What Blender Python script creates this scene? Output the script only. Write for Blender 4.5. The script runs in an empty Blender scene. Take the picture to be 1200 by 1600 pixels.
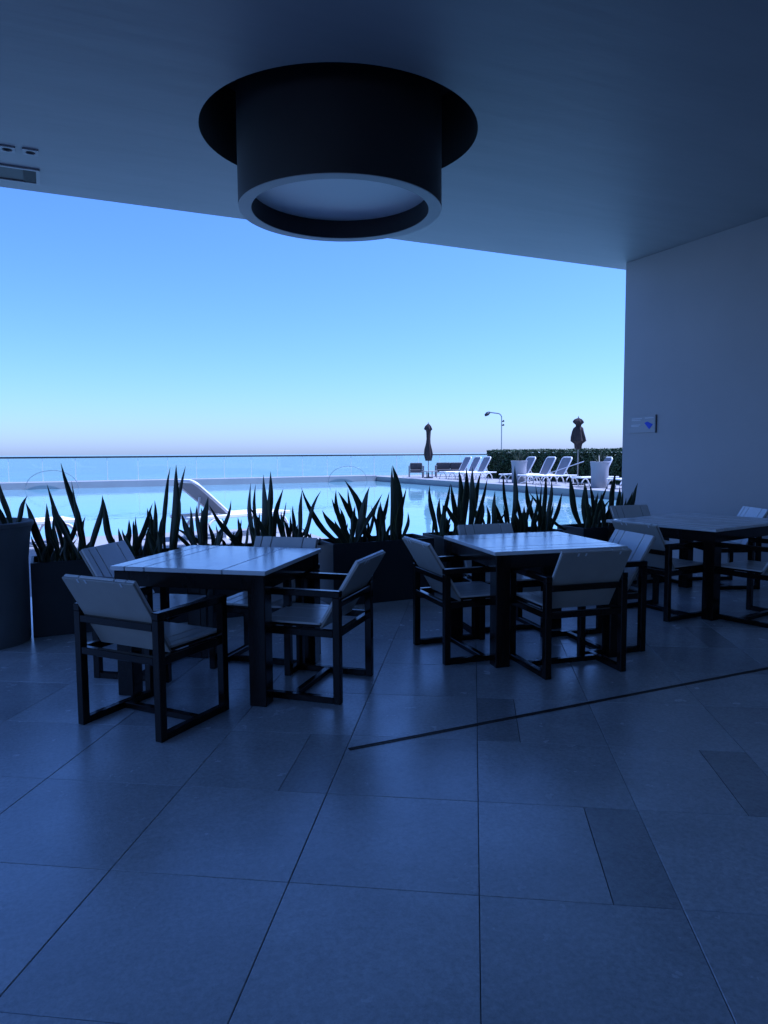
import bpy, bmesh, math, random
from mathutils import Vector, Matrix
random.seed(7)
R = math.radians
sc = bpy.context.scene
COL = sc.collection

# ------------------------------------------------------------------ camera
CAM_H = 1.3549
HEAD, PITCH, ROLL, FPX = R(25), -0.0816589, -0.0064603, 1123.23   # heading is clockwise from +Y (the sea side)
def cam_axes():
    cp, sp = math.cos(PITCH), math.sin(PITCH)
    F, U, X = Vector((0, cp, sp)), Vector((0, -sp, cp)), Vector((1, 0, 0))
    cr, sr = math.cos(ROLL), math.sin(ROLL)
    X2, U2 = cr*X + sr*U, -sr*X + cr*U
    M = Matrix.Rotation(-HEAD, 3, 'Z')
    return M @ F, M @ X2, M @ U2
CF, CR_, CU = cam_axes()
cd = bpy.data.cameras.new('camera'); cam = bpy.data.objects.new('camera', cd); COL.objects.link(cam)
cd.sensor_fit = 'VERTICAL'; cd.sensor_height = 24.0; cd.lens = 24.0*FPX/1600
cd.clip_start = 0.05; cd.clip_end = 60000
m = Matrix.Identity(4)
for i in range(3):
    m[i][0], m[i][1], m[i][2] = CR_[i], CU[i], -CF[i]
m[2][3] = CAM_H
cam.matrix_world = m
sc.camera = cam
def ray(px, py): return CF + CR_*((px-600)/FPX) - CU*((py-800)/FPX)
def on_z(px, py, z):
    d = ray(px, py); t = (z-CAM_H)/d.z; return Vector((0, 0, CAM_H)) + d*t
def on_y(px, py, y):
    d = ray(px, py); return Vector((0, 0, CAM_H)) + d*(y/d.y)
def on_x(px, py, x):
    d = ray(px, py); return Vector((0, 0, CAM_H)) + d*(x/d.x)

# ------------------------------------------------------------------ sky, sun, exposure
SUN_EL, SUN_AZ = R(60), R(105)
w = bpy.data.worlds.new('World'); sc.world = w; w.use_nodes = True
nt = w.node_tree; nt.nodes.clear()
wo = nt.nodes.new('ShaderNodeOutputWorld'); bg = nt.nodes.new('ShaderNodeBackground'); sk = nt.nodes.new('ShaderNodeTexSky')
sk.sky_type = 'NISHITA'; sk.sun_disc = False; sk.sun_elevation = SUN_EL; sk.sun_rotation = SUN_AZ
sk.altitude = 0; sk.air_density = 1.0; sk.dust_density = 0.75; sk.ozone_density = 6.0
bg.inputs[1].default_value = 0.07
nt.links.new(sk.outputs[0], bg.inputs[0]); nt.links.new(bg.outputs[0], wo.inputs[0])
sl = bpy.data.lights.new('sun', 'SUN'); sl.energy = 3.2; sl.angle = R(0.5); sl.color = (1.0, 0.95, 0.88)
so = bpy.data.objects.new('sun', sl); COL.objects.link(so)
sd = Vector((math.sin(SUN_AZ)*math.cos(SUN_EL), math.cos(SUN_AZ)*math.cos(SUN_EL), math.sin(SUN_EL)))
so.rotation_euler = sd.to_track_quat('Z', 'Y').to_euler(); so.location = (0, -40, 60)
vs = sc.view_settings; vs.view_transform = 'Standard'; vs.look = 'None'; vs.gamma = 1.0; vs.use_curve_mapping = False
vs.exposure = 1.3
vs.use_white_balance = True; vs.white_balance_temperature = 4500; vs.white_balance_tint = 27

# ------------------------------------------------------------------ materials
def newmat(name):
    m = bpy.data.materials.new(name); m.use_nodes = True
    n = m.node_tree.nodes; return m, m.node_tree, n['Principled BSDF']
def mat(name, base, rough=0.5, spec=0.5, var=0.0, vscale=3.0, bump=0.0, bscale=60.0, metal=0.0, rvar=0.0, objvar=0.0, stretch=(1, 1, 1), coat=0.0):
    m, t, b = newmat(name); n, l = t.nodes, t.links
    b.inputs['Roughness'].default_value = rough; b.inputs['Specular IOR Level'].default_value = spec
    b.inputs['Metallic'].default_value = metal; b.inputs['Coat Weight'].default_value = coat
    b.inputs['Base Color'].default_value = (*base, 1)
    tc = n.new('ShaderNodeTexCoord'); mp = n.new('ShaderNodeMapping'); mp.inputs['Scale'].default_value = stretch
    l.new(tc.outputs['Object'], mp.inputs['Vector'])
    fac = None
    if objvar:
        oi = n.new('ShaderNodeObjectInfo')
        off = n.new('ShaderNodeVectorMath'); off.operation = 'MULTIPLY_ADD'
        cx = n.new('ShaderNodeCombineXYZ')
        for i in range(3): l.new(oi.outputs['Random'], cx.inputs[i])
        l.new(cx.outputs[0], off.inputs[0]); off.inputs[1].default_value = (37, 91, 53); l.new(mp.outputs[0], off.inputs[2])
        vec = off.outputs[0]
    else: vec = mp.outputs[0]
    if var or objvar or rvar:
        nz = n.new('ShaderNodeTexNoise'); nz.inputs['Scale'].default_value = vscale; nz.inputs['Detail'].default_value = 6; nz.inputs['Roughness'].default_value = .6
        l.new(vec, nz.inputs['Vector'])
    if var or objvar:
        mr = n.new('ShaderNodeMapRange'); mr.inputs[1].default_value = .25; mr.inputs[2].default_value = .75
        mr.inputs[3].default_value = 1-var; mr.inputs[4].default_value = 1+var; l.new(nz.outputs['Fac'], mr.inputs[0])
        fac = mr.outputs[0]
        if objvar:
            m2 = n.new('ShaderNodeMapRange'); m2.inputs[3].default_value = 1-objvar; m2.inputs[4].default_value = 1+objvar
            l.new(oi.outputs['Random'], m2.inputs[0])
            mm = n.new('ShaderNodeMath'); mm.operation = 'MULTIPLY'; l.new(fac, mm.inputs[0]); l.new(m2.outputs[0], mm.inputs[1]); fac = mm.outputs[0]
        vm = n.new('ShaderNodeVectorMath'); vm.operation = 'SCALE'; vm.inputs[0].default_value = base
        l.new(fac, vm.inputs['Scale']); l.new(vm.outputs[0], b.inputs['Base Color'])
    if rvar:
        m3 = n.new('ShaderNodeMapRange'); m3.inputs[1].default_value = .3; m3.inputs[2].default_value = .7
        m3.inputs[3].default_value = max(0.02, rough-rvar); m3.inputs[4].default_value = rough+rvar
        l.new(nz.outputs['Fac'], m3.inputs[0]); l.new(m3.outputs[0], b.inputs['Roughness'])
    if bump:
        nb = n.new('ShaderNodeTexNoise'); nb.inputs['Scale'].default_value = bscale; nb.inputs['Detail'].default_value = 4
        l.new(vec, nb.inputs['Vector'])
        bp = n.new('ShaderNodeBump'); bp.inputs['Strength'].default_value = bump; bp.inputs['Distance'].default_value = .01
        l.new(nb.outputs['Fac'], bp.inputs['Height']); l.new(bp.outputs[0], b.inputs['Normal'])
    return m
M = {}
def tile_mat(name, base, rough):
    m, t, b = newmat(name); n, l = t.nodes, t.links
    b.inputs['IOR'].default_value = 1.9
    tc = n.new('ShaderNodeTexCoord'); oi = n.new('ShaderNodeObjectInfo'); cx = n.new('ShaderNodeCombineXYZ')
    for i in range(3): l.new(oi.outputs['Random'], cx.inputs[i])
    off = n.new('ShaderNodeVectorMath'); off.operation = 'MULTIPLY_ADD'; off.inputs[1].default_value = (37, 91, 53)
    l.new(cx.outputs[0], off.inputs[0]); l.new(tc.outputs['Object'], off.inputs[2])
    def noise(scale, detail, lo, hi, rgh=.6, a=.3, c=.7):
        z = n.new('ShaderNodeTexNoise'); z.inputs['Scale'].default_value = scale; z.inputs['Detail'].default_value = detail; z.inputs['Roughness'].default_value = rgh
        l.new(off.outputs[0], z.inputs['Vector'])
        r_ = n.new('ShaderNodeMapRange'); r_.inputs[1].default_value = a; r_.inputs[2].default_value = c; r_.inputs[3].default_value = lo; r_.inputs[4].default_value = hi
        l.new(z.outputs['Fac'], r_.inputs[0]); return r_.outputs[0], z.outputs['Fac']
    def mul(a, c):
        q = n.new('ShaderNodeMath'); q.operation = 'MULTIPLY'; l.new(a, q.inputs[0]); l.new(c, q.inputs[1]); return q.outputs[0]
    big, _ = noise(2.0, 4, .84, 1.12); fine, _ = noise(55, 8, .72, 1.28, .8); 
    ob = n.new('ShaderNodeMapRange'); ob.inputs[3].default_value = .90; ob.inputs[4].default_value = 1.08; l.new(oi.outputs['Random'], ob.inputs[0])
    f = mul(mul(big, fine), ob.outputs[0])
    vm = n.new('ShaderNodeVectorMath'); vm.operation = 'SCALE'; vm.inputs[0].default_value = base; l.new(f, vm.inputs['Scale']); l.new(vm.outputs[0], b.inputs['Base Color'])
    rg, _ = noise(7, 4, rough-.02, rough+.06); l.new(rg, b.inputs['Roughness'])
    _, h = noise(70, 6, 0, 1, .7)
    bp = n.new('ShaderNodeBump'); bp.inputs['Strength'].default_value = .22; bp.inputs['Distance'].default_value = .004
    l.new(h, bp.inputs['Height']); l.new(bp.outputs[0], b.inputs['Normal'])
    return m
M['tile'] = tile_mat('floor tile', (.54, .545, .55), .22)
M['tile_dark'] = tile_mat('dark tile strip', (.40, .405, .41), .20)
M['grout'] = mat('grout', (.05, .05, .05), .9)
M['track'] = mat('track metal', (.012, .010, .009), .6)
M['track_edge'] = mat('track edge', (.10, .065, .045), .4, metal=.6)
M['ceiling'] = mat('ceiling paint', (.36, .36, .36), .5, .4, var=.07, vscale=1.3, bump=1.0, bscale=2.2, stretch=(.5, 2.6, 1))
[setattr(q.inputs['Distance'], 'default_value', .005) for q in M['ceiling'].node_tree.nodes if q.type == 'BUMP']
M['wall'] = mat('wall paint', (.42, .41, .405), .7, .3, var=.05, vscale=1.2, bump=.12, bscale=40)
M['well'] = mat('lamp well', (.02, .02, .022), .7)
M['drum'] = mat('drum paint', (.03, .03, .032), .55, .4, var=.05)
M['drum_rim'] = mat('drum rim paint', (.38, .38, .38), .5, .4, var=.05)
M['diffuser'] = mat('diffuser', (.88, .88, .86), .5, .4)
M['wood'] = mat('dark stained wood', (.012, .0075, .0055), .16, .25, var=.35, vscale=12, bump=.03, bscale=120, stretch=(1, 1, .15))
M['board'] = mat('pale board', (.68, .67, .66), .24, .6, var=.05, vscale=9, objvar=.05, bump=.06, bscale=150)
M['top'] = mat('table board', (.70, .69, .68), .13, 1.0, var=.07, vscale=6, objvar=.05, rvar=.06, bump=.05, bscale=120)
M['board_back'] = mat('board back', (.34, .325, .29), .5, .4, var=.08, vscale=7)
M['planter'] = mat('planter', (.022, .024, .028), .5, .4, var=.15, vscale=4, bump=.1, bscale=50)
M['pot'] = mat('pot', (.13, .135, .14), .6, .3, var=.12, vscale=3, bump=.15, bscale=60)
M['pot_pale'] = mat('pale pot', (.30, .305, .33), .6, .3, var=.06)
M['soil'] = mat('soil', (.02, .015, .012), .95, .1, var=.4, vscale=20, bump=.8, bscale=60)
M['leaf'] = mat('snake leaf', (.018, .034, .016), .42, .5, var=.45, vscale=14, stretch=(1, 1, 1.0), objvar=.2)
M['leaf_edge'] = mat('snake leaf margin', (.14, .15, .055), .45, .4, var=.2, vscale=10)
M['deck'] = mat('deck stone', (.28, .275, .27), .6, .4, var=.07, vscale=.8, bump=.1, bscale=30)
M['coping'] = mat('coping stone', (.30, .30, .30), .6, .4, var=.1, vscale=1)
M['resin'] = mat('white resin', (.78, .78, .78), .4, .5)
M['sling'] = mat('grey sling', (.24, .235, .25), .7, .2, var=.08, vscale=6)
M['rail'] = mat('rail metal', (.04, .042, .045), .4, metal=.7)
M['post'] = mat('pale metal', (.75, .76, .78), .35, metal=.3)
M['steel'] = mat('steel', (.35, .36, .37), .25, metal=.9)
M['canvas'] = mat('umbrella canvas', (.052, .040, .038), .85, .1, var=.2, vscale=5)
M['polewood'] = mat('umbrella pole', (.25, .24, .22), .5)
M['sofa_frame'] = mat('sofa frame', (.30, .29, .28), .5)
M['sofa_cushion'] = mat('sofa cushion', (.10, .095, .095), .85, .1, var=.1)
M['hedge_core'] = mat('hedge core', (.012, .022, .010), .9, .1)
M['hedge_leaf'] = mat('hedge leaf', (.045, .085, .030), .55, .4, var=.4, vscale=3)
M['hedge_leaf2'] = mat('hedge leaf dark', (.028, .055, .022), .55, .4, var=.4, vscale=3)
M['concrete'] = mat('concrete', (.40, .39, .38), .8, .2, var=.1, vscale=.6)
M['plate'] = mat('sign plate', (.36, .36, .37), .4, .5)
M['plate_text'] = mat('sign lettering', (.62, .62, .64), .5)
M['plate_edge'] = mat('sign edge', (.04, .04, .05), .4)
M['blue'] = mat('sign blue', (.005, .02, .55), .4)
M['dark'] = mat('dark void', (.01, .01, .012), .7)
M['frame'] = mat('fitting frame', (.40, .40, .41), .5)

def water(name, base, scale, strength, rough, stretch, dist=.1):
    m, t, b = newmat(name); n, l = t.nodes, t.links
    b.inputs['Base Color'].default_value = (*base, 1); b.inputs['Roughness'].default_value = rough; b.inputs['IOR'].default_value = 1.33
    tc = n.new('ShaderNodeTexCoord'); mp = n.new('ShaderNodeMapping'); mp.inputs['Scale'].default_value = stretch
    l.new(tc.outputs['Object'], mp.inputs[0])
    n1 = n.new('ShaderNodeTexNoise'); n1.inputs['Scale'].default_value = scale; n1.inputs['Detail'].default_value = 3; n1.inputs['Distortion'].default_value = .6
    l.new(mp.outputs[0], n1.inputs['Vector'])
    bp = n.new('ShaderNodeBump'); bp.inputs['Strength'].default_value = strength; bp.inputs['Distance'].default_value = dist
    l.new(n1.outputs['Fac'], bp.inputs['Height']); l.new(bp.outputs[0], b.inputs['Normal'])
    return m
M['pool'] = water('pool water', (.20, .36, .40), 1.7, .05, .03, (1, .8, 1))
M['sea'] = water('sea water', (.03, .13, .15), .05, .9, .12, (.22, 1, 1), .8)
def glass():
    m, t, b = newmat('balustrade glass'); n, l = t.nodes, t.links
    tr = n.new('ShaderNodeBsdfTransparent'); tr.inputs[0].default_value = (.90, .955, .955, 1)
    gl = n.new('ShaderNodeBsdfGlossy'); gl.inputs['Roughness'].default_value = .02
    fr = n.new('ShaderNodeFresnel'); fr.inputs[0].default_value = 1.45
    mx = n.new('ShaderNodeMixShader'); l.new(fr.outputs[0], mx.inputs[0]); l.new(tr.outputs[0], mx.inputs[1]); l.new(gl.outputs[0], mx.inputs[2])
    l.new(mx.outputs[0], n['Material Output'].inputs[0]); return m
M['glass'] = glass()

# ------------------------------------------------------------------ mesh helpers
class MB:
    def __init__(s): s.v, s.f, s.mi = [], [], []
    def add(s, vs, fs, mi=0):
        o = len(s.v); s.v += [tuple(v) for v in vs]; s.f += [tuple(i+o for i in f) for f in fs]; s.mi += [mi]*len(fs)
    def box(s, a, b, c=0.0, mi=0, mat=None):
        """box from corner a to corner b, edges chamfered by c"""
        (x0, y0, z0), (x1, y1, z1) = a, b
        x0, x1 = sorted((x0, x1)); y0, y1 = sorted((y0, y1)); z0, z1 = sorted((z0, z1))
        if c <= 0:
            vs = [(x, y, z) for x in (x0, x1) for y in (y0, y1) for z in (z0, z1)]
            fs = [(0, 1, 3, 2), (4, 6, 7, 5), (0, 4, 5, 1), (2, 3, 7, 6), (0, 2, 6, 4), (1, 5, 7, 3)]
            if mat: vs = [mat @ Vector(v) for v in vs]
            s.add(vs, fs, mi); return
        bm = bmesh.new(); bmesh.ops.create_cube(bm, size=1)
        for v in bm.verts:
            v.co = Vector(((x0+x1)/2 + v.co.x*(x1-x0), (y0+y1)/2 + v.co.y*(y1-y0), (z0+z1)/2 + v.co.z*(z1-z0)))
        bmesh.ops.bevel(bm, geom=bm.edges[:], offset=c, segments=1, affect='EDGES')
        bm.verts.index_update()
        vs = [v.co.copy() for v in bm.verts]
        if mat: vs = [mat @ v for v in vs]
        s.add(vs, [tuple(v.index for v in f.verts) for f in bm.faces], mi); bm.free()
    def tube(s, pts, r, n=8, mi=0, cap=True):
        pts = [Vector(p) for p in pts]; rs = r if isinstance(r, (list, tuple)) else [r]*len(pts)
        vs, fs = [], []; up = Vector((0, 0, 1))
        for i, p in enumerate(pts):
            t = (pts[min(i+1, len(pts)-1)] - pts[max(i-1, 0)]).normalized()
            a = t.cross(up if abs(t.z) < .95 else Vector((1, 0, 0))).normalized(); b = t.cross(a)
            for k in range(n):
                q = 2*math.pi*k/n; vs.append(p + (a*math.cos(q) + b*math.sin(q))*rs[i])
        for i in range(len(pts)-1):
            for k in range(n):
                fs.append((i*n+k, i*n+(k+1) % n, (i+1)*n+(k+1) % n, (i+1)*n+k))
        if cap: fs += [tuple(range(n-1, -1, -1)), tuple((len(pts)-1)*n+k for k in range(n))]
        s.add(vs, fs, mi)
    def lathe(s, prof, n=32, mi=0, c=(0, 0, 0), flute=None, close=True):
        vs, fs = [], []
        for i, (r, z) in enumerate(prof):
            for k in range(n):
                q = 2*math.pi*k/n; rr = r*(flute(q, i) if flute else 1)
                vs.append((c[0]+rr*math.cos(q), c[1]+rr*math.sin(q), c[2]+z))
        for i in range(len(prof)-1):
            for k in range(n): fs.append((i*n+k, i*n+(k+1) % n, (i+1)*n+(k+1) % n, (i+1)*n+k))
        if close: fs += [tuple(range(n-1, -1, -1)), tuple((len(prof)-1)*n+k for k in range(n))]
        s.add(vs, fs, mi)
    def mesh(s, name, mats, smooth=False):
        me = bpy.data.meshes.new(name); me.from_pydata(s.v, [], s.f)
        for m in (mats if isinstance(mats, (list, tuple)) else [mats]): me.materials.append(M[m] if isinstance(m, str) else m)
        for p, i in zip(me.polygons, s.mi): p.material_index = i; p.use_smooth = smooth
        bm = bmesh.new(); bm.from_mesh(me); bmesh.ops.recalc_face_normals(bm, faces=bm.faces[:]); bm.to_mesh(me); bm.free()
        if smooth: me.set_sharp_from_angle(angle=R(38))
        return me
    def build(s, name, mats, parent=None, smooth=False):
        return link(name, s.mesh(name, mats, smooth), parent)
def link(name, me, parent=None):
    o = bpy.data.objects.new(name, me); COL.objects.link(o)
    if parent: o.parent = parent
    return o
def tag(o, label=None, cat=None, group=None, kind=None):
    if label: o['label'] = label
    if cat: o['category'] = cat
    if group: o['group'] = group
    if kind: o['kind'] = kind
    return o
def empty(name, loc=(0, 0, 0), heading=0.0):
    o = bpy.data.objects.new(name, None); COL.objects.link(o); o.empty_display_size = .1
    o.location = loc; o.rotation_euler = (0, 0, -R(heading)); return o
def copy_tree(o, parent=None):
    c = o.copy(); COL.objects.link(c); c.parent = parent
    for ch in o.children: copy_tree(ch, c)
    return c
def boxpart(name, a, b, m, parent, c=0.003):
    k = MB(); k.box(a, b, c); return k.build(name, m, parent)

# ------------------------------------------------------------------ the setting
CEIL, EDGE_Y, WALL_X, WALL_Y = 3.8, 7.62, 6.92, 7.34
X0, Y0, XF = -3.5, -9.0, -14.0
k = MB(); k.box((XF, Y0, -.30), (WALL_X+.6, EDGE_Y, -.006)); floor = tag(k.build('floor', 'grout'), kind='structure')

# rotated 0.6 m tiles, each one an object under the floor
TA = R(25) + 0.124154567
tD, tX = Vector((math.sin(TA), math.cos(TA))), Vector((math.cos(TA), -math.sin(TA)))
ox, oy = 0.28541, 2.10404
tO = Vector((ox*math.cos(HEAD)+oy*math.sin(HEAD), -ox*math.sin(HEAD)+oy*math.cos(HEAD)))
def clip(poly, axis, lim, keep_less):
    out = []
    for i, p in enumerate(poly):
        q = poly[(i+1) % len(poly)]
        ip, iq = (p[axis] <= lim) == keep_less, (q[axis] <= lim) == keep_less
        if ip: out.append(p)
        if ip != iq:
            t = (lim-p[axis])/(q[axis]-p[axis]); out.append(p.lerp(q, t))
    return out
def prism(poly, z0, z1, ch=.0015):
    c = sum(poly, Vector((0, 0)))/len(poly); b = MB(); n = len(poly)
    ins = [p + (c-p).normalized()*ch*1.4 for p in poly]
    vs = [(p.x-c.x, p.y-c.y, z0) for p in poly] + [(p.x-c.x, p.y-c.y, z1-ch) for p in poly] + [(p.x-c.x, p.y-c.y, z1) for p in ins]
    fs = [tuple(range(2*n, 3*n))]
    for j in (0, 1):
        for i in range(n): fs.append((j*n+i, j*n+(i+1) % n, (j+1)*n+(i+1) % n, (j+1)*n+i))
    b.add(vs, fs); return b, c
SPLIT = {(0, 0): (.4, 'R'), (-2, 1): (.4, 'R'), (0, 2): (.2, 'L'), (1, 1): (.4, 'R'), (-4, 3): (.4, 'R'), (3, 3): (.2, 'L'), (2, 5): (.4, 'R'), (-1, -2): (.2, 'L')}
GAP = .0013
tile_cache = {}
for j in range(-3, 12):
    for i in range(-9, 12):
        segs = [(0, .6, False)]
        if (i, j) in SPLIT:
            s_, side = SPLIT[(i, j)]
            segs = [(0, s_, side == 'L'), (s_, .6, side == 'R')]
        for a, b_, dark in segs:
            P = [tO + tX*(i*.6+u) + tD*(j*.6+v) for u, v in ((a+GAP, GAP), (b_-GAP, GAP), (b_-GAP, .6-GAP), (a+GAP, .6-GAP))]
            c0 = sum(P, Vector((0, 0)))/4
            if not (-4.2 < c0.x < WALL_X+.5 and -.3 < c0.y < EDGE_Y+.5): continue
            full = True
            for ax, lim, less in ((0, WALL_X+.1, True), (1, EDGE_Y-.002, True)):
                if any((p[ax] <= lim) != less for p in P): full = False
                P = clip(P, ax, lim, less) if P else P
            if len(P) < 3: continue
            mn = 'tile_dark' if dark else 'tile'
            if full and (a, b_) == (0, .6) and mn in tile_cache: me, c = tile_cache[mn], c0
            else:
                pb, c = prism(P, -.012, 0.0); me = pb.mesh('tile', mn)
                if full and (a, b_) == (0, .6): tile_cache[mn] = me
            o = link('tile', me, floor); o.location = (c.x, c.y, random.uniform(-.0006, .0006))

# ceiling with the round lamp well
LC, HOLE_R = Vector((2.15, 5.375)), 1.06
def ceiling_sheet():
    b = MB(); n = 96; x0, x1, y0, y1 = X0, WALL_X+.6, Y0, EDGE_Y
    circ = [(LC.x+HOLE_R*math.cos(2*math.pi*q/n), LC.y+HOLE_R*math.sin(2*math.pi*q/n)) for q in range(n)]
    bx0, bx1, by0, by1 = LC.x-1.6, LC.x+1.6, LC.y-1.6, LC.y+1.6
    sq = []
    for q in range(n):
        a = 2*math.pi*q/n; c, s = math.cos(a), math.sin(a); k_ = 1.6/max(abs(c), abs(s)); sq.append((LC.x+c*k_, LC.y+s*k_))
    z = CEIL
    vs = [(*p, z) for p in circ] + [(*p, z) for p in sq]
    b.add(vs, [(q, (q+1) % n, n+(q+1) % n, n+q) for q in range(n)])
    for (a0, c0, a1, c1) in ((x0, y0, x1, by0), (x0, by0, bx0, by1), (bx1, by0, x1, by1), (x0, by1, x1, y1)):
        b.add([(a0, c0, z), (a1, c0, z), (a1, c1, z), (a0, c1, z)], [(0, 1, 2, 3)])
    return b
cl = ceiling_sheet(); ceiling = tag(cl.build('ceiling', 'ceiling'), kind='structure')
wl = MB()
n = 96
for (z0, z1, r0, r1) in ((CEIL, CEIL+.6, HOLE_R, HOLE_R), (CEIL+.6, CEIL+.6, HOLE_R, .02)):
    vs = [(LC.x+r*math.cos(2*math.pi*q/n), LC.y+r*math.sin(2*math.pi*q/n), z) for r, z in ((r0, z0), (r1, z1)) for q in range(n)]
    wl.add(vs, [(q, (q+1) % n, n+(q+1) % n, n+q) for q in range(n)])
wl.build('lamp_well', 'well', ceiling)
# slab edge and unseen storeys above, their height set to shade the near deck
fb = MB(); fb.box((X0, EDGE_Y-.25, CEIL+.004), (WALL_X+8, EDGE_Y-.002, CEIL+.9)); fb.box((X0, Y0-1, CEIL+.62), (WALL_X+8, EDGE_Y-.26, CEIL+.9))
fb.build('slab_edge', 'concrete', ceiling)
tw = MB(); tw.box((X0, Y0, CEIL+.91), (WALL_X+8, EDGE_Y-.1, 31)); tag(tw.build('unseen_shading_storeys', 'concrete'), kind='structure')
k = MB(); k.box((WALL_X, Y0, -.3), (WALL_X+.55, WALL_Y, CEIL-.003)); wall = tag(k.build('wall_right', 'wall'), kind='structure')

k = MB(); k.box((X0-.3, Y0-.3, -.3), (WALL_X+.55, Y0, CEIL-.003)); tag(k.build('wall_back', 'wall'), kind='structure')

# terrace, pool, sea
PNEAR, PFAR, PRIGHT, WATER = 12.9, 38.5, 17.5, -.28
dk = MB()
dk.box((-40, EDGE_Y, -8.5), (60, 9.5, 0)); dk.box((-40, 9.5, -8.5), (4.0, PNEAR, -.0002)); dk.box((PRIGHT, 9.5, -8.5), (60, PNEAR, -.0003)); dk.box((PRIGHT, PNEAR, -8.5), (60, 40.0, -.0005))
dk.box((WALL_X+.61, -30, -8.5), (60, EDGE_Y-.002, -.001)); dk.box((-40, -30, -8.5), (WALL_X+.6, EDGE_Y-.002, -.301))
tag(dk.build('pool_deck', 'deck'), kind='structure')
k = MB(); k.box((-40, PFAR, -8.5), (PRIGHT-.002, 40.0, 0.06), .01); tag(k.build('pool_coping', 'coping'), kind='structure')
k = MB()
k.add([(-40, PNEAR, WATER), (4.0, PNEAR, WATER), (4.0, 9.5, WATER), (PRIGHT, 9.5, WATER), (PRIGHT, PFAR, WATER), (-40, PFAR, WATER), (4.0, PFAR, WATER)], [(0, 1, 6, 5), (2, 3, 4, 6, 1)])
tag(k.build('pool_water', 'pool'), kind='structure')
k = MB(); S = 30000
k.add([(-S, -2000, -8), (S, -2000, -8), (S, S, -8), (-S, S, -8)], [(0, 1, 2, 3)]); tag(k.build('sea', 'sea'), kind='structure')

# track set in the floor
t = empty('floor_track', (1.2, 2.97, 0)); tag(t, 'narrow dark metal track let into the grey tiled floor', 'track')
boxpart('slot', (0, -.008, .0008), (WALL_X-1.2-.002, .008, .0030), 'track', t, 0)
for s_ in (-1, 1): boxpart('edge_strip', (0, s_*.008, .0008), (WALL_X-1.2-.002, s_*.0115, .0042), 'track_edge', t, 0)

# ------------------------------------------------------------------ the drum lamp
t = empty('drum_lamp', (LC.x, LC.y, CEIL)); tag(t, 'big round drum lamp hanging out of a circular well in the ceiling', 'ceiling lamp')
DR, DB = .785, -.57
k = MB(); k.lathe([(DR, DB+.004), (DR, .6-.003)], 96, close=False); k.lathe([(DR-.10, DB+.004), (DR-.10, .59)], 96, close=False)
k.build('drum', 'drum', t, True)
k = MB(); nn = 96
prof = [(DR-.10, DB+.004), (DR-.097, DB), (DR-.003, DB), (DR, DB+.004)]
k.lathe(prof, nn, close=False); k.build('rim', 'drum_rim', t, True)
k = MB(); k.lathe([(DR-.102, DB+.150), (DR-.35, DB+.148), (.004, DB+.148)], 96); k.build('diffuser', 'diffuser', t, True)

# ------------------------------------------------------------------ ceiling fittings
def spot(px, py, label):
    c = on_z(px, py, CEIL); t = empty('recessed_spotlight', (c.x, c.y, CEIL), 0)
    tag(t, label, 'spotlight', 'square spotlights set in the ceiling')
    k = MB(); n = 24; s = .058; sq = []
    ci = [(.037*math.cos(2*math.pi*q/n), .037*math.sin(2*math.pi*q/n)) for q in range(n)]
    for q in range(n):
        a = 2*math.pi*q/n; kk = s/max(abs(math.cos(a)), abs(math.sin(a))); sq.append((math.cos(a)*kk, math.sin(a)*kk))
    vs = [(*p, -.012) for p in ci] + [(*p, -.012) for p in sq] + [(*p, -.001) for p in sq] + [(*p, .0) for p in ci]
    fs = []
    for q in range(n):
        r_ = (q+1) % n; fs += [(q, r_, n+r_, n+q), (n+q, n+r_, 2*n+r_, 2*n+q), (q, r_, 3*n+r_, 3*n+q)]
    k.add(vs, fs); k.build('frame', 'frame', t)
    k = MB(); k.lathe([(.0365, -.002), (.02, -.0015)], 24); k.build('lens', 'dark', t)
spot(11, 231.5, 'small square spotlight in the ceiling, farther from the drum lamp')
spot(47.5, 236.5, 'small square spotlight in the ceiling, nearer to the drum lamp')
a, b = on_z(65, 265, CEIL), on_z(60, 287, CEIL)
vx, vy0, vy1 = .04, a.y, b.y
t = empty('ceiling_vent', (vx-.6, (vy0+vy1)/2, CEIL)); tag(t, 'shallow rectangular framed recess in the ceiling by the open edge', 'ceiling vent')
hw, hh = .6, (vy1-vy0)/2
k = MB(); f_ = .03
k.box((-hw, -hh, -.014), (hw, -hh+f_, -.001)); k.box((-hw, hh-f_, -.014), (hw, hh, -.001)); k.box((hw-f_, -hh+f_, -.014), (hw, hh-f_, -.001)); k.box((-hw, -hh+f_, -.014), (-hw+f_, hh-f_, -.001))
k.build('frame', 'frame', t)
k = MB(); k.box((-hw+f_, -hh+f_, -.004), (hw-f_, hh-f_, -.0015)); k.build('recess_shade', 'drum', t)  # flat dark panel instead of a hollow, the recess's inner shade as colour
k = MB(); k.box((hw-f_-.10, -hh+f_, -.010), (hw-f_-.002, hh-f_-.002, -.005)); k.build('end_flap', 'dark', t)

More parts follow.
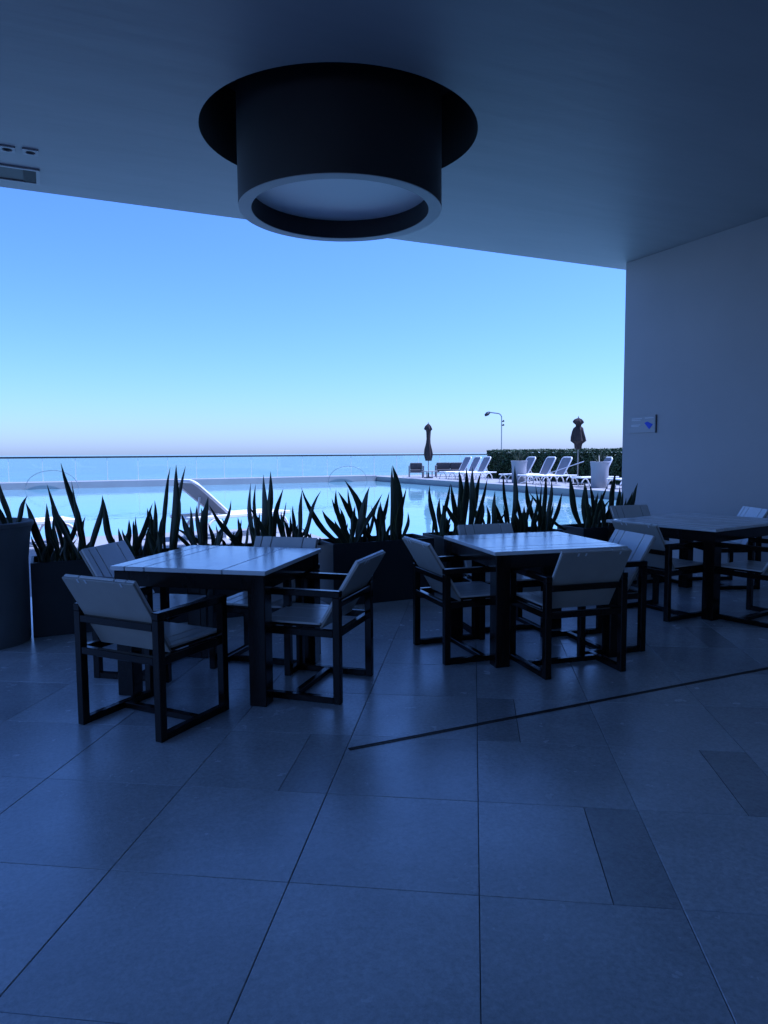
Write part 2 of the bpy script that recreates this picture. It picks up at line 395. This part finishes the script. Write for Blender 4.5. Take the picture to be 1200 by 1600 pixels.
# ------------------------------------------------------------------ wall sign
t = empty('wall_sign', (WALL_X, 6.985, 1.70)); tag(t, 'small grey notice plate with a blue mark on the grey side wall', 'sign')
boxpart('plate', (-.012, -.215, -.105), (-.001, .22, .105), 'plate', t, .001)
boxpart('edge', (-.016, -.232, -.110), (-.001, -.216, .115), 'plate_edge', t, 0)
for z, y0, y1 in ((.075, .01, .18), (.055, .03, .18), (-.005, .03, .19), (-.022, .06, .19), (.078, -.19, -.04)):
    boxpart('lettering', (-.0145, y0, z-.005), (-.0125, y1, z+.005), 'plate_text', t, 0)
k = MB(); P = [(-.035, .018), (-.09, .033), (-.18, -.005), (-.12, -.065)]
k.add([(-.0145, y, z) for y, z in P] + [(-.0125, y, z) for y, z in P], [(0, 1, 2, 3), (4, 5, 6, 7)] + [(i, (i+1) % 4, 4+(i+1) % 4, 4+i) for i in range(4)]); k.build('blue_mark', 'blue', t)

# ------------------------------------------------------------------ tables
def make_table(size, label, group, planks=(.10, .13, .50, .27), long=None):
    t = empty('dining_table'); tag(t, label, 'table', group)
    h = size/2; g = (long or size)/2; x = -g
    for f in planks:
        wd = f*g*2; boxpart('plank', (x+.0032, -h, .716), (x+wd-.0032, h, .740), 'top', t, .002); x += wd
    ii = .018
    boxpart('apron', (-g+ii, -h+ii, .628), (g-ii, -h+ii+.028, .714), 'wood', t)
    boxpart('apron', (-g+ii, h-ii-.028, .628), (g-ii, h-ii, .714), 'wood', t)
    for s_ in (-1, 1):
        boxpart('apron', (s_*(g-ii), -h+ii+.029, .628), (s_*(g-ii-.028), h-ii-.029, .7135), 'wood', t)
        for q in (-1, 1):
            boxpart('leg', (s_*(g-ii+.002), q*(h-ii+.002), 0), (s_*(g-ii-.096), q*(h-ii-.096), .7132), 'wood', t, .004)
    return t
TG = 'square dining tables'
def place(o, x, y, heading, z=0): o.location = (x, y, z); o.rotation_euler = (0, 0, -R(heading)); return o
place(make_table(.93, 'square dining table with pale boards, farthest from the grey side wall', TG), .94, 4.305, 38.5)
place(make_table(.94, 'square dining table with pale boards, the middle one of three', TG), 3.03, 4.09, -80)
place(make_table(1.05, 'square dining table with pale boards, standing next to the grey side wall', TG, long=1.24), 5.27, 4.625, -10)

# ------------------------------------------------------------------ chairs
def make_chair():
    t = empty('patio_armchair'); W, D, A, L = .28, .50, .62, .042
    for s_ in (-1, 1):
        for y in (0, D-L): boxpart('leg', (s_*W, y, 0), (s_*(W-L), y+L, A-.036), 'wood', t)
        boxpart('armrest', (s_*(W+.001), -.001, A-.036), (s_*(W-L-.001), D+.001, A), 'wood', t, .004)
        boxpart('runner', (s_*(W-.002), L, .0), (s_*(W-L+.002), D-L, .036), 'wood', t)
        boxpart('seat_rail', (s_*(W-.003), L, .365), (s_*(W-L+.004), D-L, .404), 'wood', t)
    i = W-L
    boxpart('seat_rail', (-i, .003, .366), (i, L-.006, .403), 'wood', t); boxpart('seat_rail', (-i, D-L+.006, .366), (i, D-.003, .403), 'wood', t)
    boxpart('back_rail', (-i, .001, .528), (i, .028, .565), 'wood', t)
    boxpart('stretcher', (-i, .27, .002), (i, .27+L-.004, .034), 'wood', t)
    fr = (.22, .50, .16, .12); sw = .466
    seat = boxpart('seat', (-sw/2, .135, .4045), (sw/2, D+.004, .418), 'wood', t, .002)
    x = -sw/2
    for f in fr:
        boxpart('plank', (x+.003, .135, .4185), (x+f*sw-.003, D+.006, .430), 'board', seat, .0015); x += f*sw
    ln, lean = .432, math.atan2(.222, .365)
    T = Matrix.Translation((0, .137, .4055)) @ Matrix.Rotation(lean, 4, 'X')
    b = MB(); b.box((-sw/2, -.014, 0), (sw/2, -.001, ln), .002, mat=T); back = b.build('backrest', 'board_back', t)
    x = -sw/2
    for f in fr:
        b = MB(); b.box((x+.0035, -.0005, .026), (x+f*sw-.0035, .014, ln+.002), .0015, mat=T); b.build('plank', 'board', back); x += f*sw
    for x in (-.13, -.08, .15):
        b = MB(); b.box((x, -.0165, ln-.020), (x+.010, -.0145, ln+.001), mat=T); b.build('clip', 'post', back)
    return t
proto = make_chair(); used = False
CG = 'dark framed armchairs with pale boards around the tables'
def chair(x, y, heading, label):
    global used
    o = copy_tree(proto) if used else proto
    used = True; place(o, x, y, heading); tag(o, label, 'chair', CG); return o
fa, mi, wa = 'at the table farthest from the wall', 'at the middle table', 'at the table next to the wall'
chair(.26, 3.64, 51.6, 'pale board armchair '+fa+', back to the open floor')
chair(1.57, 3.735, -47, 'pale board armchair '+fa+', back to the middle table')
chair(.37, 4.86, 127, 'pale board armchair '+fa+', back to the round pot')
chair(1.42, 4.70, 222, 'pale board armchair '+fa+', pushed in from the planters')
chair(2.275, 4.19, 96, 'pale board armchair '+mi+', back to the farthest table')
chair(2.91, 3.35, 8.5, 'pale board armchair '+mi+', back to the floor track')
chair(3.15, 4.79, 190, 'pale board armchair '+mi+', back to the planters')
chair(3.68, 3.87, -80, 'pale board armchair '+mi+', back to the grey wall')
chair(4.40, 4.43, 87, 'pale board armchair '+wa+', back to the middle table')
chair(5.62, 5.78, 188, 'pale board armchair '+wa+', back to the planter')
chair(6.39, 5.01, -67, 'pale board armchair '+wa+', back to the grey wall')
chair(5.22, 3.66, -10, 'pale board armchair '+wa+', back to the floor track')

# ------------------------------------------------------------------ planters and the round pot
PY0, PY1, PH = 5.87, 6.31, .56
def planter(x0, x1, label):
    t = empty('trough_planter', ((x0+x1)/2, (PY0+PY1)/2, 0)); tag(t, label, 'planter', 'dark trough planters along the open edge')
    hx, hy = (x1-x0)/2, (PY1-PY0)/2; k = MB(); th = .022; bt = .003
    def ring(ix, z, sh=0): return [(-hx+ix+sh, -hy+ix+sh, z), (hx-ix-sh, -hy+ix+sh, z), (hx-ix-sh, hy-ix-sh, z), (-hx+ix+sh, hy-ix-sh, z)]
    rs = [ring(bt, 0), ring(bt*.9, .02), ring(.004, PH-.004), ring(.007, PH), ring(th, PH), ring(th+.003, PH-.06)]
    vs = [v for r_ in rs for v in r_]; fs = [(3, 2, 1, 0)]
    for i in range(len(rs)-1):
        for q in range(4): fs.append((i*4+q, i*4+(q+1) % 4, i*4+4+(q+1) % 4, i*4+4+q))
    k.add(vs, fs); k.build('box', 'planter', t)
    k = MB(); nx = 24; vs = []
    for i in range(nx+1):
        for j in range(7): vs.append((-hx+.026+(2*hx-.052)*i/nx, -hy+.026+(2*hy-.052)*j/6, PH-.045+random.uniform(-.008, .008)))
    k.add(vs, [(i*7+j, i*7+7+j, i*7+8+j, i*7+j+1) for i in range(nx) for j in range(6)]); k.build('soil', 'soil', t)
    return t
planter(-.150, 1.01, 'dark trough planter beside the tall round pot')
planter(1.04, 2.06, 'dark trough planter behind the table farthest from the grey wall')
planter(2.24, 3.26, 'dark trough planter with its lit end face showing, between two tables')
planter(3.36, 4.76, 'long dark trough planter behind the middle table')
planter(5.03, 6.25, 'dark trough planter nearest the end of the grey wall')

def pot_mesh():
    k = MB(); k.lathe([(.312, 0), (.318, .012), (.320, .25), (.322, .60), (.345, .80), (.358, .845), (.366, .85), (.368, .875), (.362, .882), (.335, .882), (.328, .87), (.325, .80)], 48)
    return k.mesh('pot_body', 'pot', True)
def soil_disc(parent, r, z):
    k = MB(); k.lathe([(r, z), (r*.5, z+.012), (.01, z+.018)], 24); k.build('soil', 'soil', parent)
potm = pot_mesh()
t = empty('round_pot', (-.478, 5.90, 0)); tag(t, 'tall tapered round grey pot at the end of the trough planters', 'pot')
link('pot_body', potm, t); soil_disc(t, .324, .815)

# ------------------------------------------------------------------ snake plants
def leaf_mesh(base, tip, width, bend, seed):
    """a sword leaf from base to tip (both relative to the plant), with pale margins"""
    rnd = random.Random(seed); b, tp = Vector(base), Vector(tip); ax = tp-b; L = ax.length; ax.normalize()
    view = Vector((math.sin(rnd.uniform(-.6, .6)+.42), math.cos(.42), 0)); side = ax.cross(view).normalized(); nrm = side.cross(ax).normalized()
    k = MB(); N = 9; tw = rnd.uniform(-.7, .7); ph = rnd.uniform(0, 6); rings = []
    for i in range(N):
        u = i/(N-1); wv = width*(.42+.58*math.sin(min(1, u/.55)*math.pi/2)) if u < .55 else width*max(.03, (1-((u-.55)/.45)**1.7))
        c = b + ax*(L*u) + side*(bend*4*u*(1-u)*L + .012*math.sin(u*5+ph)*u*(1-u)*4) + nrm*(.03*math.sin(u*3+ph)*u*(1-u))
        q = Matrix.Rotation(tw*(u-.3), 3, ax); s_, n_ = q @ side, q @ nrm
        cup, th = wv*.16*(1-u*.5), .0035*(1-u*.7)
        r_ = []
        for f, d in ((-.5, 0), (-.43, -.6), (0, -1), (.43, -.6), (.5, 0), (.43, .6), (0, 1), (-.43, .6)):
            r_.append(c + s_*(f*wv) + n_*(abs(f)*2*cup + d*th))
        rings.append(r_)
    vs = [v for r_ in rings for v in r_]
    for i in range(N-1):
        for q in range(8):
            k.add([], [], 0)
            k.f.append((i*8+q, i*8+(q+1) % 8, i*8+8+(q+1) % 8, i*8+8+q)); k.mi.append(1 if q in (0, 3, 4, 7) else 0)
    k.v = [tuple(v) for v in vs]; k.f += [tuple(range(7, -1, -1)), tuple((N-1)*8+q for q in range(8))]; k.mi += [0, 0]
    return k.mesh('leaf', ['leaf', 'leaf_edge'], True)
def plant(leaves, ybase, zbase, label, group, jitter=.13, wscale=1.0):
    """leaves: list of (base_px, base_py, tip_px, tip_py, width_px, bend)"""
    pts = []
    for bx_, by_, tx, ty, wd, bend in leaves:
        y = ybase + random.uniform(-jitter, jitter)
        p0, p1 = on_y(bx_, by_, y), on_y(tx, ty, y + random.uniform(-.06, .06))
        d = (p1-p0)
        p0 = p0 - d.normalized()*max(0, (p0.z-(zbase-.03))/max(.4, d.normalized().z))
        pts.append((p0, p1, wd*y/FPX*1.04*wscale, bend+random.uniform(-.035, .035)))
    if jitter > .1:
        xs = [p[0].x for p in pts]; mx = sum(p[1].z for p in pts)/len(pts)
        for q in range(7):
            x = random.uniform(min(xs), max(xs)); y = ybase+random.uniform(-.15, .16); h = random.uniform(.3, .8)*(mx-zbase)
            pts.append((Vector((x, y, zbase-.03)), Vector((x+random.uniform(-.13, .13), y+random.uniform(-.05, .05), zbase+h)), random.uniform(.024, .042), random.uniform(-.05, .05)))
    if jitter > .1:                                # keep the foot of each leaf inside its planter
        for p in pts:
            a, b = min(BEDS, key=lambda r_: abs(min(max(p[0].x, r_[0]), r_[1])-p[0].x))
            p[0].x = min(max(p[0].x, a), b); p[0].y = min(max(p[0].y, PY0+.06), PY1-.06)
    c = sum((p[0] for p in pts), Vector())/len(pts); c.z = zbase
    t = empty('snake_plant', c); tag(t, label, 'plant', group)
    for i, (p0, p1, wd, bend) in enumerate(pts):
        link('leaf', leaf_mesh(p0-c, p1-c, wd, bend, random.random()), t)
    return t
def Z(x0, y0, s, rows):
    return [(x0+a/s, y0+b/s, x0+c/s, y0+d/s, w_/s, bd) for a, b, c, d, w_, bd in rows]
SG = 'snake plants in the trough planters'
BEDS = [(-.08, .95), (1.10, 2.0), (2.30, 3.20), (3.42, 4.70), (5.09, 6.19)]
zb = PH-.04
A1 = [(215, 690, 120, 435, 34, .03), (232, 700, 218, 440, 30, 0), (150, 720, 145, 590, 20, 0), (175, 720, 168, 570, 22, 0), (265, 700, 250, 500, 20, 0), (300, 690, 240, 455, 22, .02)]
A2 = [(330, 650, 268, 480, 26, .02), (350, 645, 220, 350, 26, .03), (388, 640, 285, 250, 27, .02), (395, 620, 335, 335, 22, .02), (300, 640, 360, 450, 20, -.03), (375, 640, 400, 500, 24, 0), (420, 640, 480, 400, 25, -.02), (322, 720, 300, 560, 20, 0), (280, 715, 300, 585, 22, 0), (345, 715, 330, 600, 20, 0)]
A3 = [(548, 640, 480, 405, 28, .03), (540, 640, 495, 540, 24, 0), (565, 640, 555, 555, 22, 0), (592, 660, 605, 515, 24, 0), (620, 690, 625, 520, 22, 0), (612, 650, 715, 440, 24, -.03), (660, 690, 636, 500, 16, .05), (640, 690, 650, 620, 26, 0)]
A4 = [(680, 690, 683, 580, 24, 0), (712, 690, 700, 545, 22, .05), (735, 680, 690, 460, 22, .03), (748, 660, 725, 425, 22, 0), (752, 640, 765, 480, 26, 0), (782, 670, 798, 270, 20, .02), (802, 660, 826, 258, 32, 0), (828, 660, 870, 265, 24, .03), (815, 650, 842, 400, 30, 0)]
A5 = [(905, 660, 850, 488, 32, 0), (925, 650, 892, 455, 26, .03), (938, 655, 922, 450, 24, 0), (960, 655, 976, 410, 36, 0), (950, 650, 943, 460, 24, 0), (890, 640, 818, 560, 18, .04), (860, 575, 815, 552, 22, 0)]
A6 = [(995, 640, 1083, 425, 20, -.04), (1132, 640, 980, 448, 22, .05), (1150, 630, 1040, 508, 22, .08), (1130, 660, 1115, 505, 22, 0)]
B1 = [(140, 620, 125, 345, 26, .02), (152, 620, 148, 350, 18, 0), (175, 620, 185, 305, 34, 0), (195, 610, 218, 290, 30, .02), (250, 620, 120, 455, 26, .04), (215, 615, 227, 350, 18, 0), (160, 620, 120, 545, 26, 0)]
B2 = [(240, 615, 278, 370, 26, .02), (288, 620, 255, 480, 28, .03), (290, 615, 292, 430, 12, .06), (325, 620, 322, 450, 20, 0), (343, 620, 365, 380, 22, 0), (365, 620, 367, 572, 16, 0), (320, 620, 275, 510, 24, 0)]
B3 = [(405, 640, 455, 380, 20, .04), (420, 640, 447, 600, 30, 0), (405, 640, 380, 590, 14, .04)]
C1 = [(555, 610, 362, 366, 30, .09), (560, 610, 460, 472, 34, .04), (575, 610, 525, 375, 24, .03), (585, 605, 505, 415, 22, .05), (598, 605, 580, 370, 22, 0)]
C2 = [(612, 605, 565, 330, 34, -.12), (632, 605, 682, 362, 38, .02), (642, 605, 742, 395, 22, .02), (655, 605, 660, 430, 18, 0), (700, 605, 535, 385, 34, .03), (600, 605, 615, 450, 26, 0)]
C3 = [(715, 615, 728, 445, 22, -.06), (738, 610, 775, 385, 26, .02), (770, 605, 733, 430, 26, .03), (785, 605, 787, 265, 26, 0), (800, 605, 790, 262, 50, -.05), (815, 605, 855, 368, 34, .02), (835, 605, 862, 480, 20, -.03), (790, 605, 810, 430, 30, 0)]
D1 = [(190, 660, 154, 415, 26, .02), (200, 660, 252, 405, 24, .02), (212, 660, 200, 475, 28, 0), (222, 655, 252, 560, 24, 0), (195, 660, 215, 500, 30, 0)]
D2 = [(275, 625, 255, 410, 32, 0), (290, 625, 290, 340, 34, 0), (312, 625, 326, 332, 40, 0), (340, 625, 355, 330, 38, 0), (350, 625, 395, 355, 30, .02), (368, 625, 425, 382, 26, 0), (300, 620, 225, 488, 28, .04), (388, 620, 405, 495, 32, 0)]
D3 = [(430, 620, 420, 508, 22, 0), (440, 620, 460, 440, 26, 0), (455, 620, 470, 538, 18, -.04), (520, 620, 452, 488, 26, .04), (526, 620, 497, 358, 22, 0), (536, 620, 553, 323, 30, 0)]
D4 = [(565, 620, 545, 520, 20, 0), (590, 620, 558, 418, 24, .02), (598, 620, 597, 510, 24, 0), (606, 620, 640, 458, 22, .02)]
D5 = [(655, 620, 608, 388, 28, .02), (672, 620, 650, 408, 24, 0), (690, 615, 678, 408, 24, 0), (700, 615, 700, 362, 26, 0), (706, 615, 725, 388, 26, 0), (732, 615, 620, 448, 22, .03), (746, 620, 775, 450, 24, 0)]
E1 = [(868, 600, 810, 368, 36, .02), (886, 595, 880, 398, 36, 0), (905, 595, 890, 420, 24, 0), (922, 595, 985, 420, 24, .02), (945, 595, 903, 408, 30, .03)]
E2 = [(962, 590, 958, 448, 24, 0), (975, 590, 960, 470, 24, 0), (1000, 585, 1026, 348, 34, .02), (1010, 585, 1016, 452, 30, 0), (985, 590, 1000, 500, 24, 0), (955, 590, 1000, 480, 20, .03)]
E3 = [(1050, 540, 1045, 423, 34, 0), (1085, 530, 1105, 445, 24, 0), (1092, 530, 1130, 403, 26, .02), (1062, 540, 1060, 440, 22, 0)]
beds = (('the trough beside the tall round pot', 0, (A1, A2, A3)), ('the trough between farthest table and deck', 0, (A4, A5, A6)), ('the trough between farthest table and deck', 350, (B1, B2, B3)),
        ('the trough showing its lit end face', 350, (C1, C2, C3)), ('the long trough behind the middle table', 620, (D1, D2, D3, D4, D5)), ('the trough nearest the grey wall', 620, (E1, E2, E3)))
ORDN = ('first', 'second', 'third', 'fourth', 'fifth', 'sixth'); cnt = {}
for where, x0, sets in beds:
    for rows in sets:
        i = cnt.get(where, 0); cnt[where] = i+1
        plant(Z(x0, 620 if x0 == 620 else 640, 3, rows), 6.09, zb, 'snake plant, '+ORDN[i]+' from the round pot, in '+where, SG)
plant(Z(0, 640, 3, [(45, 520, -5, 335, 30, .05), (82, 520, 128, 404, 20, -.03), (10, 520, -60, 380, 26, .02), (-40, 520, -50, 330, 26, 0)]), 5.93, .82, 'snake plant with a few curved leaves in the tall round pot', None, .06)

# ------------------------------------------------------------------ sun loungers
def make_lounger():
    t = empty('sun_lounger')                      # x: foot 0 -> head 1.95, y: width
    Wd = .34
    for s_ in (-1, 1):
        k = MB(); k.box((0, s_*Wd, .33), (1.9, s_*(Wd-.045), .385), .008); k.build('side_rail', 'resin', t)
        for x in (.22, 1.45):                     # arched resin legs
            k = MB(); pts = [(x-.21+.42*q/10, s_*(Wd-.022), .33*math.sin(math.pi*q/10)**.55*.98) for q in range(11)]
            k.tube(pts, .026, 8); k.build('leg', 'resin', t, True)
    boxpart('end_rail', (0, -Wd+.045, .335), (.06, Wd-.045, .38), 'resin', t, .008); boxpart('end_rail', (1.84, -Wd+.045, .335), (1.9, Wd-.045, .38), 'resin', t, .008)
    for i in range(9):
        x = .08+i*.118
        k = MB(); k.box((x, -Wd+.05, .372), (x+.095, Wd-.05, .388), .004); k.build('slat', 'resin', t)
    return t
def add_back(t, ang, ln=.86):
    T = Matrix.Translation((1.16, 0, .385)) @ Matrix.Rotation(-ang, 4, 'Y')
    w_, r_ = .32, .12
    pts = [(0, -w_*.86, .0), (ln*.5, -w_*.97, 0), (ln-r_, -w_*.98, 0)]
    for q in range(1, 6):
        a = q/6*math.pi/2; pts.append((ln-r_+r_*math.sin(a), -w_*.98+r_*(1-math.cos(a)), 0))
    full = pts + [(x, -y, z) for x, y, z in reversed(pts)]
    k = MB(); k.tube([T @ Vector(p) for p in full], .03, 8); fr = k.build('backrest_frame', 'resin', t, True)
    k = MB(); N = len(pts); vs = []
    for p in pts: vs += [T @ Vector((p[0], p[1], .012)), T @ Vector((p[0], -p[1], .012)), T @ Vector((p[0], p[1], -.012)), T @ Vector((p[0], -p[1], -.012))]
    fs = []
    for i in range(N-1):
        a = i*4; fs += [(a, a+1, a+5, a+4), (a+2, a+6, a+7, a+3), (a, a+4, a+6, a+2), (a+1, a+3, a+7, a+5)]
    k.add(vs, fs); k.build('backrest_panel', 'sling', t)
    k = MB(); p = T @ Vector((ln*.55, 0, -.03)); k.tube([p, (1.16+ln*.5, 0, .36)], .018, 6); k.build('back_prop', 'resin', t)
lA = make_lounger(); add_back(lA, R(40))
lB = make_lounger(); add_back(lB, R(60))
NG, DG = 'sun loungers on the deck behind the planters', 'sun loungers in a row along the hedge'
def lay(o, head_x, y, rot, label, group):
    o.rotation_euler = (0, 0, rot); o.location = (head_x, y, 0); tag(o, label, 'sun lounger', group)
# near ones lie along the facade, heads away from the wall: local +x (head) points to -X
lay(lA, 3.66, 12.25, math.pi+.33, 'white sun lounger with raised back on the deck behind the trough planters', NG)
lA2 = copy_tree(lA); lay(lA2, .30, 12.25, math.pi+.33, 'white sun lounger on the deck behind the tall round pot', NG)
ORD = ('first', 'second', 'third', 'fourth', 'fifth', 'sixth', 'seventh', 'eighth')
ys = [32.63, 31.69, 30.8, 27.13, 25.7, 24.62, 22.21, 20.15]
for i, y in enumerate(ys):
    o = lB if i == 0 else copy_tree(lB)
    lay(o, 20.2-1.62, y, 0, ORD[i]+' white sun lounger with grey back by the hedge, counted from the balustrade', DG)

# ------------------------------------------------------------------ pots on the deck
for (x, y, l_) in ((18.95, 26.42, 'tall pale round pot between two loungers, farther from the building'), (18.85, 21.15, 'tall pale round pot by the loungers, closer to the building')):
    t = empty('deck_pot', (x, y, 0)); tag(t, l_, 'pot', 'pale round pots on the pool deck')
    me = potm.copy(); me.materials.clear(); me.materials.append(M['pot_pale']); o = link('pot_body', me, t); o.scale = (1, 1, 1.12)
    soil_disc(t, .324, .91)
    p = empty('agave_plant', (x, y, .93)); tag(p, 'small spiky plant in the '+l_[5:], 'plant', 'spiky plants in the pale pots')
    for q in range(11):
        a = q*2.4; rr = random.uniform(.12, .45); h = random.uniform(.22, .60)
        link('leaf', leaf_mesh((.03*math.cos(a), .03*math.sin(a), -.03), (rr*math.cos(a), rr*math.sin(a), h), .05, .04, q), p)

# ------------------------------------------------------------------ closed umbrellas
def umbrella(x, y, prof, zpole, label):
    t = empty('closed_umbrella', (x, y, 0)); tag(t, label, 'umbrella', 'closed brown umbrellas on the pool deck')
    k = MB(); k.lathe([(.26, 0), (.26, .05), (.05, .07), (.04, .30)], 24); k.build('base', 'rail', t, True)
    k = MB(); k.tube([(0, 0, .07), (0, 0, zpole)], .024, 10); k.build('pole', 'polewood', t, True)
    ph = random.uniform(0, 3)
    k = MB(); k.lathe(prof, 48, flute=lambda q, i: 1+.20*math.cos(8*q+ph+i*.25)*(.5+.5*math.cos(q*3+i)) ); k.build('canopy', 'canvas', t, True)
    k = MB(); k.lathe([(.02, zpole), (.03, zpole+.03), (.005, zpole+.12)], 10); k.build('finial', 'polewood', t, True)
umbrella(18.5, 34.0, [(.03, .98), (.16, .93), (.20, 1.10), (.225, 1.28), (.19, 1.55), (.12, 1.85), (.10, 2.10), (.115, 2.45), (.13, 2.54), (.20, 2.60), (.20, 2.64), (.15, 2.78), (.04, 2.90)], 2.88, 'closed slim brown umbrella beside the outdoor armchair and sofa')
umbrella(19.69, 23.4, [(.05, 1.45), (.13, 1.50), (.16, 1.68), (.29, 1.80), (.27, 1.95), (.22, 2.20), (.19, 2.32), (.10, 2.40), (.11, 2.46), (.20, 2.54), (.20, 2.60), (.14, 2.68), (.04, 2.73)], 2.70, 'closed wide brown umbrella standing among the loungers by the hedge')

# ------------------------------------------------------------------ outdoor seats far across the pool
def seat(name, x, y, w_, label, cat):
    t = empty(name, (x, y, 0), 205); tag(t, label, cat)          # faces the building
    d = .78
    for s_ in (-1, 1):
        for yy in (0, d-.06): boxpart('leg', (s_*w_/2, yy, 0), (s_*(w_/2-.06), yy+.06, .60), 'sofa_frame', t)
        boxpart('armrest', (s_*(w_/2), 0, .60), (s_*(w_/2-.08), d, .64), 'sofa_frame', t)
    boxpart('seat_frame', (-w_/2+.06, .0, .24), (w_/2-.06, d, .30), 'sofa_frame', t)
    boxpart('back_frame', (-w_/2+.061, .0, .62), (w_/2-.061, .05, .70), 'sofa_frame', t)
    n_ = max(1, round(w_/.7))
    for i in range(n_):
        a = -w_/2+.08+(w_-.16)*i/n_; b = a+(w_-.16)/n_-.01
        boxpart('seat_cushion', (a, .06, .301), (b, d-.01, .42), 'sofa_cushion', t, .02)
        boxpart('back_cushion', (a, .055, .421), (b, .22, .80), 'sofa_cushion', t, .03)
seat('outdoor_armchair', 19.0, 36.4, .85, 'grey framed outdoor armchair with dark cushions by the glass balustrade', 'armchair')
seat('outdoor_sofa', 21.0, 36.0, 1.75, 'grey framed outdoor sofa with dark cushions by the glass balustrade', 'sofa')
t = empty('low_table', (18.95, 34.7, 0)); tag(t, 'low grey side table beside the slim closed umbrella', 'table')
boxpart('table_top', (-.35, -.3, .33), (.35, .3, .37), 'sofa_frame', t)
for s_ in (-1, 1):
    for q in (-1, 1): boxpart('leg', (s_*.33, q*.28, 0), (s_*.28, q*.23, .33), 'sofa_frame', t)

# ------------------------------------------------------------------ glass balustrade
RY = 39.3
t = empty('glass_balustrade', (0, RY, 0)); tag(t, 'long glass balustrade with dark top rail along the sea side of the pool', 'balustrade')
bx0 = -1.73-1.494*8; npan = 30
gm = MB(); gm.box((.017, -.006, .03), (1.477, .006, 1.20)); gm = gm.mesh('glass_panel', 'glass')
pm = MB(); pm.box((-.016, -.012, 0), (.016, .012, 1.204)); pm = pm.mesh('post', 'post')
for i in range(npan):
    o = link('glass_panel', gm, t); o.location = (bx0+1.494*i, 0, 0)
    o = link('post', pm, t); o.location = (bx0+1.494*i, 0, 0)
k = MB(); k.box((bx0-.1, -.035, 1.205), (bx0+1.494*npan, .035, 1.29), .008); k.build('top_rail', 'rail', t)
# curved pool hand rails
for (xa, xb, l_) in ((-1.02, 1.33, 'thin arched steel hand rail at the far pool edge, farther from the umbrellas'), (14.42, 16.82, 'thin arched steel hand rail at the far pool edge, nearer to the umbrellas')):
    xc, rw = (xa+xb)/2, (xb-xa)/2
    k = MB(); k.tube([(rw*math.cos(math.pi*q/24), 0, -.35+.97*math.sin(math.pi*q/24)**.85) for q in range(25)], .014, 8)
    o = k.build('pool_hand_rail', 'steel', None, True); o.location = (xc, PFAR-.12, 0); tag(o, l_, 'hand rail', 'arched pool hand rails')

# ------------------------------------------------------------------ hedge
def hedge():
    t = empty('hedge', (22.1, 20, 0)); tag(t, 'long clipped dark green hedge behind the row of loungers', 'hedge')
    x0, x1, y0, y1, h = -.55, .65, -12.5, 13.0, 1.46
    k = MB(); k.box((x0+.12, y0+.12, 0), (x1-.12, y1-.12, h-.14)); k.build('core', 'hedge_core', t)
    k = MB(); rnd = random.Random(3)
    def leafq(c, nrm):
        a = Vector((rnd.gauss(0, 1), rnd.gauss(0, 1), rnd.gauss(0, 1))); n_ = (nrm*.9 + a*.6).normalized()
        u = n_.cross(Vector((rnd.gauss(0, 1), rnd.gauss(0, 1), rnd.gauss(0, 1)))).normalized(); v = n_.cross(u)
        L, W_ = rnd.uniform(.05, .09), rnd.uniform(.022, .04)
        k.add([c-u*L, c+v*W_+n_*.01, c+u*L, c-v*W_+n_*.01], [(0, 1, 2, 3)], 0 if rnd.random() < .6 else 1)
    def bulge(a, b): return .05*math.sin(a*2.1+1)+.04*math.sin(a*5.3+b*4)+.03*math.sin(b*7+a*3)
    for i in range(15000):
        y = rnd.uniform(y0, y1); z = rnd.uniform(.02, h)
        leafq(Vector((x0+abs(rnd.gauss(0, .07))-bulge(y, z)*.6-.02, y, z)), Vector((-1, 0, .25)))
    for i in range(9000):
        y = rnd.uniform(y0, y1); x = rnd.uniform(x0, x1)
        leafq(Vector((x, y, h-abs(rnd.gauss(0, .05))+bulge(y, x)*.5)), Vector((0, 0, 1)))
    for i in range(1500):
        for yy, sg in ((y0, -1), (y1, 1)): leafq(Vector((rnd.uniform(x0, x1), yy-sg*abs(rnd.gauss(0, .06)), rnd.uniform(0, h))), Vector((0, sg, .2)))
    k.build('foliage', ['hedge_leaf', 'hedge_leaf2'], t)
hedge()

# ------------------------------------------------------------------ lamp post beyond the hedge
t = empty('lamp_post', (24.5, 35.95, 0)); tag(t, 'tall thin lamp post with a curved arm and floodlight behind the hedge', 'lamp post')
k = MB(); arm = [(0, 0, 0), (0, 0, 2.0), (0, 0, 3.4)]
for q in range(1, 7):
    a = q/6*math.pi/2; arm.append((-.22*(1-math.cos(a)), .11*(1-math.cos(a)), 3.4+.26*math.sin(a)))
arm += [(-.70, .38, 3.74)]
k.tube(arm, .032, 8); k.build('pole', 'steel', t, True)
k = MB(); T = Matrix.Translation((-.74, .40, 3.64)) @ Matrix.Rotation(R(-35), 4, 'Y') @ Matrix.Rotation(R(25), 4, 'Z')
k.box((-.15, -.13, -.07), (.15, .13, .07), .02, mat=T); k.build('floodlight', 'rail', t)
for z in (3.18, 2.95):
    k = MB(); k.tube([(.03, 0, z), (.15, -.02, z+.04)], [.03, .06], 8); k.build('bracket', 'rail', t, True)

# ------------------------------------------------------------------ pool pole leaning on the loungers
k = MB(); k.tube([(18.3, 25.45, .03), (19.75, 23.1, .97)], .016, 8)
o = k.build('pool_pole', 'post', None, True); tag(o, 'long thin pool cleaning pole leaning across the loungers by the wide umbrella', 'pole')
